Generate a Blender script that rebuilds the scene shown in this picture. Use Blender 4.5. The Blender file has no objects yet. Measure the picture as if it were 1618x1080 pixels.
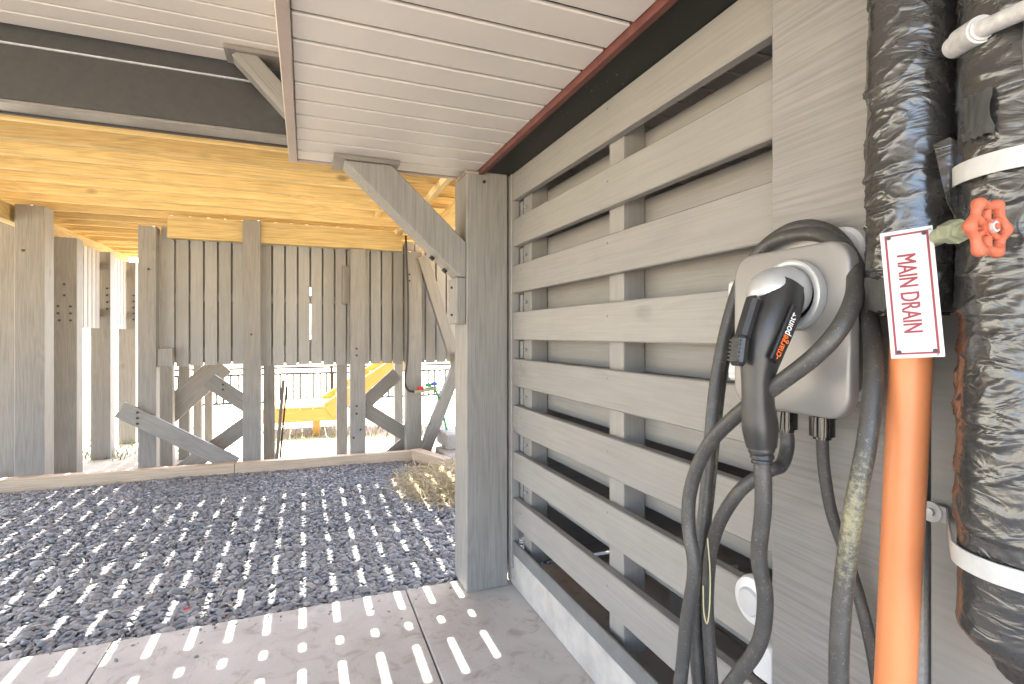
import bpy, bmesh, math, random
import numpy as np
from mathutils import Vector, Matrix, noise, Quaternion

random.seed(7)
rng = np.random.default_rng(11)
S = bpy.context.scene
COL = S.collection

# ------------------------------------------------------------------ camera, light, exposure
YAW = math.radians(21.5)
CS, SN = math.cos(YAW), math.sin(YAW)
F, CX, HY, EYE = 829.0, 809.0, 528.0, 1.30
cam = bpy.data.cameras.new('camera')
cam.sensor_width = 36.0
cam.lens = F / 1618.0 * 36.0
cam.shift_y = -12.0 / 1618.0
cam.clip_start = 0.02
cam.clip_end = 2000
camo = bpy.data.objects.new('camera', cam)
COL.objects.link(camo)
camo.location = (0, 0, EYE)
camo.rotation_euler = (math.radians(90), 0, -YAW)
S.camera = camo

KX, KY = 0.05, 0.42                     # sun slope: metres of shift per metre of drop
sun_dir = Vector((KX, -KY, -1)).normalized()
elev = math.asin(-sun_dir.z)
W = bpy.data.worlds.new('World'); S.world = W; W.use_nodes = True
nt = W.node_tree
sky = nt.nodes.new('ShaderNodeTexSky'); sky.sky_type = 'NISHITA'; sky.sun_disc = False
sky.sun_elevation = elev; sky.sun_rotation = math.atan2(-KX, KY)
sky.dust_density = 3.3; sky.air_density = 0.9; sky.ozone_density = 0.45
bg = nt.nodes['Background']; bg.inputs['Strength'].default_value = 0.15
nt.links.new(sky.outputs[0], bg.inputs['Color'])
sl = bpy.data.lights.new('sun', 'SUN'); sl.energy = 4.2; sl.angle = math.radians(0.5); sl.color = (1.0, 0.95, 0.87)
slo = bpy.data.objects.new('sun', sl); COL.objects.link(slo)
slo.rotation_euler = sun_dir.to_track_quat('-Z', 'Y').to_euler()
S.view_settings.view_transform = 'Standard'; S.view_settings.look = 'None'
S.view_settings.gamma = 1.0; S.view_settings.use_curve_mapping = False
S.view_settings.exposure = 3.68
S.render.engine = 'CYCLES'
S.cycles.max_bounces = 10; S.cycles.diffuse_bounces = 7; S.cycles.glossy_bounces = 4
S.cycles.sample_clamp_indirect = 8.0
S.cycles.use_denoising = True
S.cycles.caustics_reflective = False

# ------------------------------------------------------------------ measuring helpers (photo point -> place on a plane)
def ray(u, v):
    a = (u - CX) / F
    return Vector((CS * a + SN, CS - SN * a, (HY - v) / F))
def at_x(u, v, X):
    d = ray(u, v); return Vector((0, 0, EYE)) + d * (X / d.x)
def at_y(u, v, Y):
    d = ray(u, v); return Vector((0, 0, EYE)) + d * (Y / d.y)
def xat(u, Y):
    return at_y(u, HY, Y).x

# ------------------------------------------------------------------ object helpers
def link(o, parent=None, loc=None):
    COL.objects.link(o)
    if loc is not None:
        o.location = Vector(loc)
    if parent is not None:
        o.parent = parent
        p, off = parent, Vector((0, 0, 0))
        while p is not None:
            off += p.location; p = p.parent
        o.location = o.location - off
    return o
def tag(o, label=None, cat=None, group=None, kind=None):
    if label: o['label'] = label
    if cat: o['category'] = cat
    if group: o['group'] = group
    if kind: o['kind'] = kind
    return o
def thing(name, label, cat, loc=(0, 0, 0), group=None):
    o = bpy.data.objects.new(name, None); o.empty_display_size = 0.05
    COL.objects.link(o); o.location = loc
    return tag(o, label, cat, group)
def mesh_from_bm(name, bm, mat, smooth=False):
    bmesh.ops.recalc_face_normals(bm, faces=bm.faces)
    me = bpy.data.meshes.new(name); bm.to_mesh(me); bm.free()
    if mat: me.materials.append(mat)
    if smooth:
        me.polygons.foreach_set('use_smooth', [True] * len(me.polygons))
    return me
def bobj(name, bm, mat, parent=None, loc=None, smooth=False, angle=None):
    me = mesh_from_bm(name, bm, mat, smooth)
    if angle: me.set_sharp_from_angle(angle=math.radians(angle))
    o = bpy.data.objects.new(name, me)
    return link(o, parent, loc if loc is not None else (0, 0, 0))
_bc = {}
def box_mesh(d, mat, bev):
    key = (round(d[0], 4), round(d[1], 4), round(d[2], 4), mat.name, round(bev, 4))
    if key in _bc: return _bc[key]
    bm = bmesh.new(); bmesh.ops.create_cube(bm, size=1.0)
    bmesh.ops.scale(bm, vec=d, verts=bm.verts)
    if bev > 0:
        bmesh.ops.bevel(bm, geom=list(bm.edges), offset=bev, segments=1, affect='EDGES')
    _bc[key] = mesh_from_bm('box', bm, mat)
    return _bc[key]
def board(name, x, y, z, mat, parent=None, bev=0.003):
    """a timber from x[0]..x[1], y[0]..y[1], z[0]..z[1]"""
    d = (x[1] - x[0], y[1] - y[0], z[1] - z[0])
    o = bpy.data.objects.new(name, box_mesh(d, mat, bev))
    return link(o, parent, ((x[0] + x[1]) / 2, (y[0] + y[1]) / 2, (z[0] + z[1]) / 2))
def strut(name, p, q, w, t, mat, parent=None, bev=0.003, ydir=Vector((0, 1, 0))):
    """a straight timber from p to q, t thick along ydir and w wide across"""
    p, q = Vector(p), Vector(q); L = (q - p).length
    o = bpy.data.objects.new(name, box_mesh((w, t, L), mat, bev))
    zax = (q - p).normalized(); yax = (ydir - zax * ydir.dot(zax)).normalized(); xax = yax.cross(zax)
    M = Matrix((xax, yax, zax)).transposed()
    o.rotation_euler = M.to_euler()
    return link(o, parent, (p + q) / 2)
def prism(name, pts, y0, y1, mat, parent=None, bev=0.003):
    """polygon in x,z pushed through y0..y1"""
    bm = bmesh.new()
    cx = sum(p[0] for p in pts) / len(pts); cz = sum(p[1] for p in pts) / len(pts); cy = (y0 + y1) / 2
    a = [bm.verts.new((p[0] - cx, y0 - cy, p[1] - cz)) for p in pts]
    b = [bm.verts.new((p[0] - cx, y1 - cy, p[1] - cz)) for p in pts]
    bm.faces.new(a); bm.faces.new(list(reversed(b)))
    n = len(pts)
    for i in range(n):
        bm.faces.new((a[i], b[i], b[(i + 1) % n], a[(i + 1) % n]))
    if bev: bmesh.ops.bevel(bm, geom=list(bm.edges), offset=bev, segments=1, affect='EDGES')
    return bobj(name, bm, mat, parent, (cx, cy, cz))
def cyl(name, p, q, r, mat, parent=None, seg=16, bev=0.0, r2=None):
    p, q = Vector(p), Vector(q); L = (q - p).length
    bm = bmesh.new()
    bmesh.ops.create_cone(bm, cap_ends=True, segments=seg, radius1=r, radius2=r if r2 is None else r2, depth=L)
    if bev:
        ed = [e for e in bm.edges if any(len(f.verts) > 4 for f in e.link_faces)]
        bmesh.ops.bevel(bm, geom=ed, offset=bev, segments=2, affect='EDGES')
    o = bobj(name, bm, mat, parent, (p + q) / 2, smooth=True, angle=40)
    o.rotation_euler = (q - p).to_track_quat('Z', 'Y').to_euler()
    return o
def spline(pts, n):
    """Catmull-Rom through pts, n steps per span"""
    P = [Vector(p) for p in pts]; P = [P[0] * 2 - P[1]] + P + [P[-1] * 2 - P[-2]]
    out = []
    for i in range(1, len(P) - 2):
        for k in range(n):
            t = k / n
            out.append(0.5 * ((2 * P[i]) + (P[i + 1] - P[i - 1]) * t + (2 * P[i - 1] - 5 * P[i] + 4 * P[i + 1] - P[i + 2]) * t * t
                              + (3 * P[i] - P[i - 1] - 3 * P[i + 1] + P[i + 2]) * t ** 3))
    out.append(P[-2]); return out
def tube_bm(path, r, seg=12, bm=None, closed=False, cap=True):
    bm = bm or bmesh.new()
    path = [Vector(p) for p in path]; n = len(path); rings = []
    up = Vector((0.31, 0.2, 0.93))
    for i, p in enumerate(path):
        if closed: t = (path[(i + 1) % n] - path[i - 1]).normalized()
        else: t = (path[min(i + 1, n - 1)] - path[max(i - 1, 0)]).normalized()
        up = (up - t * up.dot(t)).normalized(); s = t.cross(up)
        rr = r(i / max(1, n - 1)) if callable(r) else r
        rings.append([bm.verts.new(p + (up * math.cos(2 * math.pi * k / seg) + s * math.sin(2 * math.pi * k / seg)) * rr) for k in range(seg)])
    for i in range(n if closed else n - 1):
        A, B = rings[i], rings[(i + 1) % n]
        for k in range(seg):
            bm.faces.new((A[k], A[(k + 1) % seg], B[(k + 1) % seg], B[k]))
    if cap and not closed:
        bm.faces.new(list(reversed(rings[0]))); bm.faces.new(rings[-1])
    return bm
def tube(name, pts, r, mat, parent=None, seg=12, n=10):
    bm = tube_bm(spline(pts, n), r, seg)
    return bobj(name, bm, mat, parent, (0, 0, 0), smooth=True, angle=50)
def rrect(y0, y1, z0, z1, r, k=7):
    out = []
    for cy, cz, a0 in ((y1 - r, z1 - r, 0), (y0 + r, z1 - r, 90), (y0 + r, z0 + r, 180), (y1 - r, z0 + r, 270)):
        for i in range(k + 1):
            a = math.radians(a0 + 90 * i / k); out.append((cy + r * math.cos(a), cz + r * math.sin(a)))
    return out
def shell(name, outline_fn, layers, mat, parent=None, smooth=True, angle=35):
    """stack of outlines at successive x: layers = [(x, inset)]; closed at both ends"""
    bm = bmesh.new(); rings = []
    for x, ins in layers:
        rings.append([bm.verts.new((x, y, z)) for y, z in outline_fn(ins)])
    n = len(rings[0])
    for A, B in zip(rings, rings[1:]):
        for i in range(n): bm.faces.new((A[i], A[(i + 1) % n], B[(i + 1) % n], B[i]))
    bm.faces.new(rings[0]); bm.faces.new(list(reversed(rings[-1])))
    return bobj(name, bm, mat, parent, (0, 0, 0), smooth=smooth, angle=angle)

# ------------------------------------------------------------------ materials
def new_mat(name, col, rough=0.6, metal=0.0, spec=None):
    m = bpy.data.materials.new(name); m.use_nodes = True
    b = m.node_tree.nodes['Principled BSDF']
    b.inputs['Base Color'].default_value = (*col, 1); b.inputs['Roughness'].default_value = rough
    b.inputs['Metallic'].default_value = metal
    if spec is not None: b.inputs['Specular IOR Level'].default_value = spec
    return m, m.node_tree, b
def nd(t, typ, **kw):
    n = t.nodes.new(typ)
    for k, v in kw.items(): setattr(n, k, v)
    return n
def mth(t, op, a, b=None, clamp=False):
    n = nd(t, 'ShaderNodeMath', operation=op); n.use_clamp = clamp
    for i, s in enumerate((a, b)):
        if s is None: continue
        if isinstance(s, (int, float)): n.inputs[i].default_value = s
        else: t.links.new(s, n.inputs[i])
    return n.outputs[0]
def ramp(t, fac, p0, p1, c0=(0, 0, 0), c1=(1, 1, 1)):
    r = nd(t, 'ShaderNodeValToRGB'); e = r.color_ramp.elements
    e[0].position, e[1].position = p0, p1; e[0].color = (*c0, 1); e[1].color = (*c1, 1)
    t.links.new(fac, r.inputs[0]); return r.outputs[0]
def mix(t, fac, a, b, blend='MIX'):
    n = nd(t, 'ShaderNodeMix', data_type='RGBA', blend_type=blend)
    for i, s in ((0, fac), (6, a), (7, b)):
        if isinstance(s, (int, float)): n.inputs[i].default_value = s
        elif isinstance(s, tuple): n.inputs[i].default_value = (*s, 1)
        else: t.links.new(s, n.inputs[i])
    return n.outputs[2]
def noise_t(t, vec, scale, detail=3, rough=0.55, dist=0.0):
    n = nd(t, 'ShaderNodeTexNoise'); n.inputs['Scale'].default_value = scale; n.inputs['Detail'].default_value = detail
    n.inputs['Roughness'].default_value = rough; n.inputs['Distortion'].default_value = dist
    t.links.new(vec, n.inputs['Vector']); return n.outputs[0]
def coords(t, scale=(1, 1, 1), rand=True):
    tc = nd(t, 'ShaderNodeTexCoord'); v = tc.outputs['Object']
    if rand:
        oi = nd(t, 'ShaderNodeObjectInfo'); m = mth(t, 'MULTIPLY', oi.outputs['Random'], 37.0)
        a = nd(t, 'ShaderNodeVectorMath', operation='ADD'); t.links.new(v, a.inputs[0]); t.links.new(m, a.inputs[1]); v = a.outputs[0]
    mp = nd(t, 'ShaderNodeMapping'); mp.inputs['Scale'].default_value = scale
    t.links.new(v, mp.inputs['Vector']); return mp.outputs[0]
def bump(t, b, h, strength, dist=0.002):
    n = nd(t, 'ShaderNodeBump'); n.inputs['Strength'].default_value = strength; n.inputs['Distance'].default_value = dist
    t.links.new(h, n.inputs['Height'])
    if b.inputs['Normal'].is_linked:
        t.links.new(b.inputs['Normal'].links[0].from_socket, n.inputs['Normal'])
    t.links.new(n.outputs[0], b.inputs['Normal'])
def wood(name, col, axis, dark=0.82, rough=0.6, bstr=0.35, knots=0.35, vary=0.18, wear=0.0, weartint=(0.45, 0.4, 0.33)):
    m, t, b = new_mat(name, col, rough)
    sc = [1, 1, 1]; sc['XYZ'.index(axis)] = 0.10
    v = coords(t, tuple(sc)); viso = coords(t)
    n1 = noise_t(t, v, 7, 2, 0.5, 0.6)
    rings = mth(t, 'SINE', mth(t, 'MULTIPLY', n1, 70.0))
    rings = mth(t, 'MULTIPLY_ADD', rings, 0.5); rings.node.inputs[2].default_value = 0.5
    sc2 = [1, 1, 1]; sc2['XYZ'.index(axis)] = 0.025
    fib = noise_t(t, coords(t, tuple(sc2)), 140, 3, 0.6)
    blot = noise_t(t, viso, 3.5, 4, 0.6)
    vo = nd(t, 'ShaderNodeTexVoronoi'); vo.inputs['Scale'].default_value = 2.6
    sck = [1, 1, 1]; sck['XYZ'.index(axis)] = 0.55
    t.links.new(coords(t, tuple(sck)), vo.inputs['Vector'])
    kn = ramp(t, vo.outputs['Distance'], 0.035, 0.085, (1, 1, 1), (0, 0, 0))
    oi = nd(t, 'ShaderNodeObjectInfo')
    c = mix(t, mth(t, 'MULTIPLY', rings, 0.38), (*col,), tuple(x * dark for x in col))
    c = mix(t, ramp(t, fib, 0.42, 0.7), c, mix(t, 1.0, c, (dark, dark, dark), 'MULTIPLY'))
    c = mix(t, mth(t, 'MULTIPLY', kn, knots), c, tuple(x * 0.35 for x in col))
    if wear:
        c = mix(t, mth(t, 'MULTIPLY', ramp(t, blot, 0.56, 0.7), wear), c, weartint)
    br = nd(t, 'ShaderNodeBrightContrast'); t.links.new(c, br.inputs[0])
    hs = nd(t, 'ShaderNodeHueSaturation'); t.links.new(c, hs.inputs['Color'])
    val = mth(t, 'MULTIPLY_ADD', oi.outputs['Random'], vary); val.node.inputs[2].default_value = 1 - vary / 2
    val2 = mth(t, 'MULTIPLY_ADD', blot, 0.25); val2.node.inputs[2].default_value = 0.875
    t.links.new(mth(t, 'MULTIPLY', val, val2), hs.inputs['Value'])
    t.links.new(hs.outputs[0], b.inputs['Base Color'])
    rg = mth(t, 'MULTIPLY_ADD', fib, 0.25); rg.node.inputs[2].default_value = rough - 0.12
    t.links.new(rg, b.inputs['Roughness'])
    bump(t, b, mth(t, 'ADD', mth(t, 'MULTIPLY', rings, 0.35), fib), bstr, 0.0015)
    return m
GREY = (0.25, 0.234, 0.21)
SLAT = (0.262, 0.245, 0.222)
PINE = (0.70, 0.515, 0.225)
M = {}
for ax in 'XYZ':
    M['grey' + ax] = wood('grey_paint_' + ax, GREY, ax, dark=0.76, bstr=0.5)
    M['slat' + ax] = wood('slat_paint_' + ax, SLAT, ax, dark=0.9, rough=0.5, bstr=0.25, knots=0.35, vary=0.15)
    M['pine' + ax] = wood('fresh_pine_' + ax, PINE, ax, dark=0.66, rough=0.65, bstr=0.45, knots=0.85, vary=0.46)
for ax in 'XYZ':
    M['stair' + ax] = wood('stair_stain_' + ax, (0.56, 0.30, 0.075), ax, dark=0.8)
for ax in 'XZ':
    M['screen' + ax] = wood('screen_paint_' + ax, (0.345, 0.335, 0.315), ax, dark=0.86, vary=0.22)
M['rough'] = wood('rough_sawn_grey', (0.255, 0.238, 0.22), 'Y', dark=0.8, rough=0.6, bstr=0.75, knots=0.3, vary=0.0)
M['timber'] = wood('edging_timber', (0.56, 0.43, 0.30), 'Z', dark=0.75, knots=0.5)

def mottled(name, col, var=0.2, scale=6, rough=0.6, bstr=0.2, tint=None, metal=0.0, spec=None):
    m, t, b = new_mat(name, col, rough, metal, spec)
    v = coords(t)
    n = noise_t(t, v, scale, 6, 0.62, 0.3); f = noise_t(t, v, scale * 14, 3, 0.6)
    c = mix(t, ramp(t, n, 0.3, 0.72), tuple(x * (1 - var) for x in col), tint or tuple(min(1, x * (1 + var)) for x in col))
    t.links.new(c, b.inputs['Base Color'])
    bump(t, b, f, bstr, 0.002); return m
# concrete with brown veins and stains
m, t, b = new_mat('concrete', (0.4, 0.36, 0.33), 0.7)
v = coords(t, rand=False)
n = noise_t(t, v, 2.2, 8, 0.62, 0.8); n2 = noise_t(t, v, 9, 6, 0.65, 1.2); f = noise_t(t, v, 160, 2, 0.5)
c = mix(t, ramp(t, n, 0.3, 0.7), (0.40, 0.368, 0.33), (0.53, 0.50, 0.455))
c = mix(t, mth(t, 'MULTIPLY', ramp(t, n2, 0.52, 0.68), 0.7), c, (0.30, 0.245, 0.205))
c = mix(t, mth(t, 'MULTIPLY', ramp(t, f, 0.6, 0.75), 0.25), c, (0.2, 0.17, 0.15))
t.links.new(c, b.inputs['Base Color']); bump(t, b, mth(t, 'ADD', n2, mth(t, 'MULTIPLY', f, 0.3)), 0.25, 0.003)
M['concrete'] = m
M['curb'] = mottled('curb_concrete', (0.44, 0.40, 0.355), 0.2, 9, 0.75, 0.6)
M['block'] = mottled('block_concrete', (0.36, 0.33, 0.30), 0.25, 9, 0.8, 0.6)
M['ground'] = mottled('sandy_ground', (0.34, 0.30, 0.22), 0.35, 1.5, 0.9, 0.5, (0.40, 0.36, 0.27))
M['bed'] = mottled('gravel_bed', (0.09, 0.09, 0.092), 0.4, 40, 0.8, 1.0)
M['soffit'] = mottled('vinyl_soffit', (0.54, 0.495, 0.45), 0.04, 3, 0.42, 0.05)
M['trim'] = mottled('soffit_trim', (0.33, 0.26, 0.225), 0.12, 5, 0.4, 0.1)
M['maroon'] = mottled('maroon_trim', (0.115, 0.035, 0.026), 0.25, 14, 0.45, 0.2)
M['wrapbeam'] = mottled('charcoal_wrap', (0.036, 0.034, 0.031), 0.18, 30, 0.42, 0.15)
M['beamlip'] = mottled('beam_lip', (0.19, 0.17, 0.15), 0.15, 20, 0.35, 0.1)
M['steel'] = mottled('galvanised', (0.42, 0.42, 0.42), 0.2, 40, 0.42, 0.15, metal=0.6)
M['rail'] = mottled('grey_steel_rail', (0.20, 0.20, 0.195), 0.15, 10, 0.35, 0.1, metal=0.3)
M['bolt'] = new_mat('bolt_dark', (0.045, 0.043, 0.04), 0.5, 0.5)[0]
M['black'] = new_mat('black_rail', (0.02, 0.02, 0.02), 0.5)[0]
# black strip with pale dust
m, t, b = new_mat('black_flange', (0.007, 0.008, 0.007), 0.45, spec=0.3)
v = coords(t, rand=False)
vo = nd(t, 'ShaderNodeTexVoronoi'); vo.inputs['Scale'].default_value = 42; t.links.new(v, vo.inputs['Vector'])
patch = noise_t(t, v, 3, 2)
spk = mth(t, 'MULTIPLY', ramp(t, vo.outputs['Distance'], 0.04, 0.13, (1, 1, 1), (0, 0, 0)), ramp(t, patch, 0.45, 0.62))
t.links.new(mix(t, spk, (0.007, 0.008, 0.007), (0.5, 0.5, 0.45)), b.inputs['Base Color'])
M['flange'] = m
# pebble: colour from a per-stone tone
m, t, b = new_mat('slate_pebble', (0.1, 0.1, 0.1), 0.55)
at = nd(t, 'ShaderNodeAttribute'); at.attribute_name = 'tone'
cr = nd(t, 'ShaderNodeValToRGB'); e = cr.color_ramp.elements
e[0].position = 0; e[0].color = (0.115, 0.114, 0.116, 1); e[1].position = 0.9; e[1].color = (0.345, 0.335, 0.325, 1)
x = e.new(0.5); x.color = (0.21, 0.207, 0.208, 1); x = e.new(0.985); x.color = (0.30, 0.24, 0.20, 1)
t.links.new(at.outputs['Fac'], cr.inputs[0])
pn = noise_t(t, coords(t, rand=False), 120, 3)
t.links.new(mix(t, mth(t, 'MULTIPLY', pn, 0.35), cr.outputs[0], (0.2, 0.2, 0.21)), b.inputs['Base Color'])
bump(t, b, pn, 0.3, 0.002); M['pebble'] = m
def tone_mat(name, c0, c1, rough=0.8):
    m, t, b = new_mat(name, c0, rough)
    at = nd(t, 'ShaderNodeAttribute'); at.attribute_name = 'tone'
    t.links.new(mix(t, at.outputs['Fac'], c0, c1), b.inputs['Base Color']); return m
M['straw'] = tone_mat('straw', (0.33, 0.26, 0.14), (0.58, 0.50, 0.31))
M['grass'] = tone_mat('grass', (0.10, 0.14, 0.03), (0.30, 0.30, 0.10))
# black stretch wrap
m, t, b = new_mat('black_wrap', (0.03, 0.029, 0.0275), 0.23, spec=0.95)
tc = nd(t, 'ShaderNodeTexCoord')
mp = nd(t, 'ShaderNodeMapping'); mp.inputs['Scale'].default_value = (1, 1, 2.6); mp.inputs['Rotation'].default_value = (0.25, 0.12, 0)
t.links.new(tc.outputs['Object'], mp.inputs[0])
w1 = noise_t(t, mp.outputs[0], 13, 3, 0.5, 1.2); w2 = noise_t(t, tc.outputs['Object'], 22, 2, 0.5, 0.8)
rid = mth(t, 'ABSOLUTE', mth(t, 'SUBTRACT', w1, 0.5))
dirt = noise_t(t, tc.outputs['Object'], 14, 6, 0.7, 1.0)
t.links.new(mix(t, mth(t, 'MULTIPLY', ramp(t, dirt, 0.56, 0.78), 0.5), (0.03, 0.029, 0.0275), (0.14, 0.13, 0.115)), b.inputs['Base Color'])
rr = mth(t, 'MULTIPLY_ADD', dirt, 0.3); rr.node.inputs[2].default_value = 0.07; t.links.new(rr, b.inputs['Roughness'])
big = ramp(t, noise_t(t, tc.outputs['Object'], 5.5, 2, 0.5, 0.5), 0.38, 0.62)
hgt = mth(t, 'ADD', mth(t, 'MULTIPLY', rid, 2.2), mth(t, 'MULTIPLY', w2, 0.8))
bump(t, b, mth(t, 'MULTIPLY', hgt, mth(t, 'ADD', mth(t, 'MULTIPLY', big, 0.7), 0.4)), 0.40, 0.006)
M['wrap'] = m
m, t, b = new_mat('orange_pipe', (0.80, 0.245, 0.075), 0.42)
v = coords(t, (1, 1, 0.3)); n = noise_t(t, v, 9, 5, 0.6)
t.links.new(mix(t, ramp(t, n, 0.35, 0.75), (0.68, 0.23, 0.085), (0.72, 0.28, 0.12)), b.inputs['Base Color']); M['orange'] = m
M['tape'] = mottled('torn_tape', (0.10, 0.10, 0.095), 0.3, 30, 0.45, 0.3)
M['valve'] = mottled('valve_red', (0.48, 0.12, 0.06), 0.2, 60, 0.5, 0.5)
M['brass'] = mottled('green_brass', (0.34, 0.36, 0.24), 0.3, 60, 0.45, 0.4, metal=0.25)
M['white'] = new_mat('white_plastic', (0.66, 0.65, 0.64), 0.35)[0]
M['signwhite'] = mottled('sign_white', (0.50, 0.495, 0.485), 0.03, 12, 0.35, 0.05)
M['signred'] = new_mat('sign_red', (0.22, 0.018, 0.032), 0.5)[0]
M['strap'] = mottled('white_strap', (0.46, 0.455, 0.44), 0.2, 15, 0.4, 0.1)
M['pipewhite'] = mottled('white_pipe', (0.46, 0.45, 0.44), 0.3, 50, 0.45, 0.3)
M['cover'] = mottled('charger_cover', (0.245, 0.23, 0.214), 0.03, 5, 0.36, 0.06, metal=0.2)
M['silver'] = mottled('silver_plastic', (0.45, 0.45, 0.44), 0.03, 8, 0.3, 0.04, metal=0.35)
m, t, b = new_mat('rubber', (0.03, 0.028, 0.026), 0.45)
v = coords(t, rand=False); n = noise_t(t, v, 26, 6, 0.7); n2 = noise_t(t, v, 240, 2)
c = mix(t, mth(t, 'MULTIPLY', ramp(t, n, 0.5, 0.72), 0.30), (0.048, 0.045, 0.042), (0.16, 0.15, 0.12))
c = mix(t, mth(t, 'MULTIPLY', ramp(t, n2, 0.62, 0.75), 0.45), c, (0.28, 0.26, 0.17))
t.links.new(c, b.inputs['Base Color']); bump(t, b, n2, 0.15, 0.001); M['rubber'] = m
# the near strand carries pale yellow dust on one stretch
m2 = m.copy(); m2.name = 'dusty_rubber'; t = m2.node_tree; b = t.nodes['Principled BSDF']
src = b.inputs['Base Color'].links[0].from_socket
tc = nd(t, 'ShaderNodeTexCoord'); sx = nd(t, 'ShaderNodeSeparateXYZ'); t.links.new(tc.outputs['Object'], sx.inputs[0])
zz = mth(t, 'MULTIPLY', mth(t, 'ABSOLUTE', mth(t, 'SUBTRACT', sx.outputs[2], 1.02)), 4.6)
dn = noise_t(t, tc.outputs['Object'], 130, 5, 0.75)
fac = ramp(t, mth(t, 'SUBTRACT', dn, mth(t, 'MULTIPLY', zz, 0.42)), 0.32, 0.60)
t.links.new(mix(t, mth(t, 'MULTIPLY', fac, 0.65), src, (0.33, 0.30, 0.16)), b.inputs['Base Color']); M['dusty'] = m2
M['handle'] = mottled('handle_plastic', (0.026, 0.025, 0.024), 0.2, 20, 0.36, 0.1)
M['gland'] = new_mat('gland_black', (0.012, 0.012, 0.012), 0.15)[0]
M['labelblack'] = new_mat('label_black', (0.01, 0.01, 0.01), 0.4)[0]
M['textorange'] = new_mat('text_orange', (0.85, 0.16, 0.02), 0.5)[0]
M['textwhite'] = new_mat('text_white', (0.8, 0.8, 0.8), 0.5)[0]
M['joint'] = new_mat('joint_filler', (0.03, 0.027, 0.024), 0.8)[0]
M['hosered'] = new_mat('tap_red', (0.5, 0.03, 0.03), 0.4)[0]
M['hosegreen'] = new_mat('tap_green', (0.05, 0.3, 0.1), 0.4)[0]
M['hoseblue'] = new_mat('tap_blue', (0.05, 0.12, 0.45), 0.4)[0]
M['leafred'] = new_mat('leaf_red', (0.45, 0.03, 0.05), 0.5)[0]
M['cord'] = new_mat('tie_yellow', (0.55, 0.50, 0.25), 0.6)[0]

# ------------------------------------------------------------------ ground, slabs, gravel
bm = bmesh.new()
bmesh.ops.create_grid(bm, x_segments=8, y_segments=8, size=900)
g = bobj('ground', bm, M['ground'], None, (0, 0, -0.16)); tag(g, kind='structure')
pave = bpy.data.objects.new('pavement', None); COL.objects.link(pave); tag(pave, kind='structure')
JX = [-5.64, -4.42, -3.20, -1.98, -0.76, 0.477, 1.70, 3.25]
for j in range(len(JX) - 1):
    for (ya, yb) in ((-3.6, 0.25), (0.25, 2.69)):
        board('slab', (JX[j] + 0.003, JX[j + 1] - 0.003), (ya + 0.003, yb - 0.003), (-0.155, 0.0), M['concrete'], pave, 0.004)
jf = board('joint_filler', (-5.6, 3.2), (-3.55, 2.66), (-0.157, -0.012), M['joint'], pave, 0)
bed = board('gravel_bed', (-3.4, 1.9), (2.692, 5.58), (-0.155, -0.055), M['bed'], None, 0); tag(bed, kind='structure')

def ico(sub):
    bm = bmesh.new(); bmesh.ops.create_icosphere(bm, subdivisions=sub, radius=1.0)
    v = np.array([x.co[:] for x in bm.verts]); f = np.array([[x.index for x in fc.verts] for fc in bm.faces]); bm.free()
    return v, f
def stones(pts, size, sub):
    v, f = ico(sub); nv = len(v); N = len(pts)
    shp = rng.uniform(0.7, 1.3, (N, 1, 3)); shp[:, :, 2] *= 0.48; shp[:, :, 0] *= 1.2
    # lumpy: each stone pulled along a few random directions
    vv = np.repeat(v[None], N, 0)
    d = rng.normal(size=(N, 3, 3)); d /= np.linalg.norm(d, axis=2, keepdims=True)
    for k in range(3):
        dot = np.einsum('nij,nj->ni', vv, d[:, k]); cut = rng.uniform(0.45, 0.85, (N, 1))
        ex = np.clip(dot - cut, 0, None)[..., None]; vv = vv - ex * d[:, k][:, None, :]
    vv = vv * shp * size[:, None, None]
    a = rng.uniform(0, 6.283, N); ti = rng.normal(0, 0.24, N); tj = rng.normal(0, 0.24, N)
    ca, sa = np.cos(a), np.sin(a)
    x, y, z = vv[..., 0].copy(), vv[..., 1].copy(), vv[..., 2].copy()
    y, z = y * np.cos(ti)[:, None] - z * np.sin(ti)[:, None], y * np.sin(ti)[:, None] + z * np.cos(ti)[:, None]
    x, z = x * np.cos(tj)[:, None] - z * np.sin(tj)[:, None], x * np.sin(tj)[:, None] + z * np.cos(tj)[:, None]
    x, y = x * ca[:, None] - y * sa[:, None], x * sa[:, None] + y * ca[:, None]
    out = np.stack([x, y, z], -1) + pts[:, None, :]
    faces = f[None] + (np.arange(N) * nv)[:, None, None]
    tone = np.repeat(rng.beta(2.2, 2.6, N), nv)
    odd = rng.random(N) < 0.02; tone = tone * 0.95; tone[np.repeat(odd, nv)] = 1.0
    return out.reshape(-1, 3), faces.reshape(-1, 3), tone
def np_mesh(name, V, Fc, mat, tone=None, smooth=True):
    me = bpy.data.meshes.new(name); k = Fc.shape[1]
    me.vertices.add(len(V)); me.vertices.foreach_set('co', V.astype(np.float32).ravel())
    me.loops.add(Fc.size); me.loops.foreach_set('vertex_index', Fc.astype(np.int32).ravel())
    me.polygons.add(len(Fc)); me.polygons.foreach_set('loop_start', np.arange(0, Fc.size, k, dtype=np.int32))
    me.update(calc_edges=True)
    if smooth: me.polygons.foreach_set('use_smooth', np.ones(len(Fc), dtype=bool))
    if tone is not None:
        at = me.attributes.new('tone', 'FLOAT', 'POINT'); at.data.foreach_set('value', tone.astype(np.float32))
    me.materials.append(mat); me.validate()
    o = bpy.data.objects.new(name, me); COL.objects.link(o); return o
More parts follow.
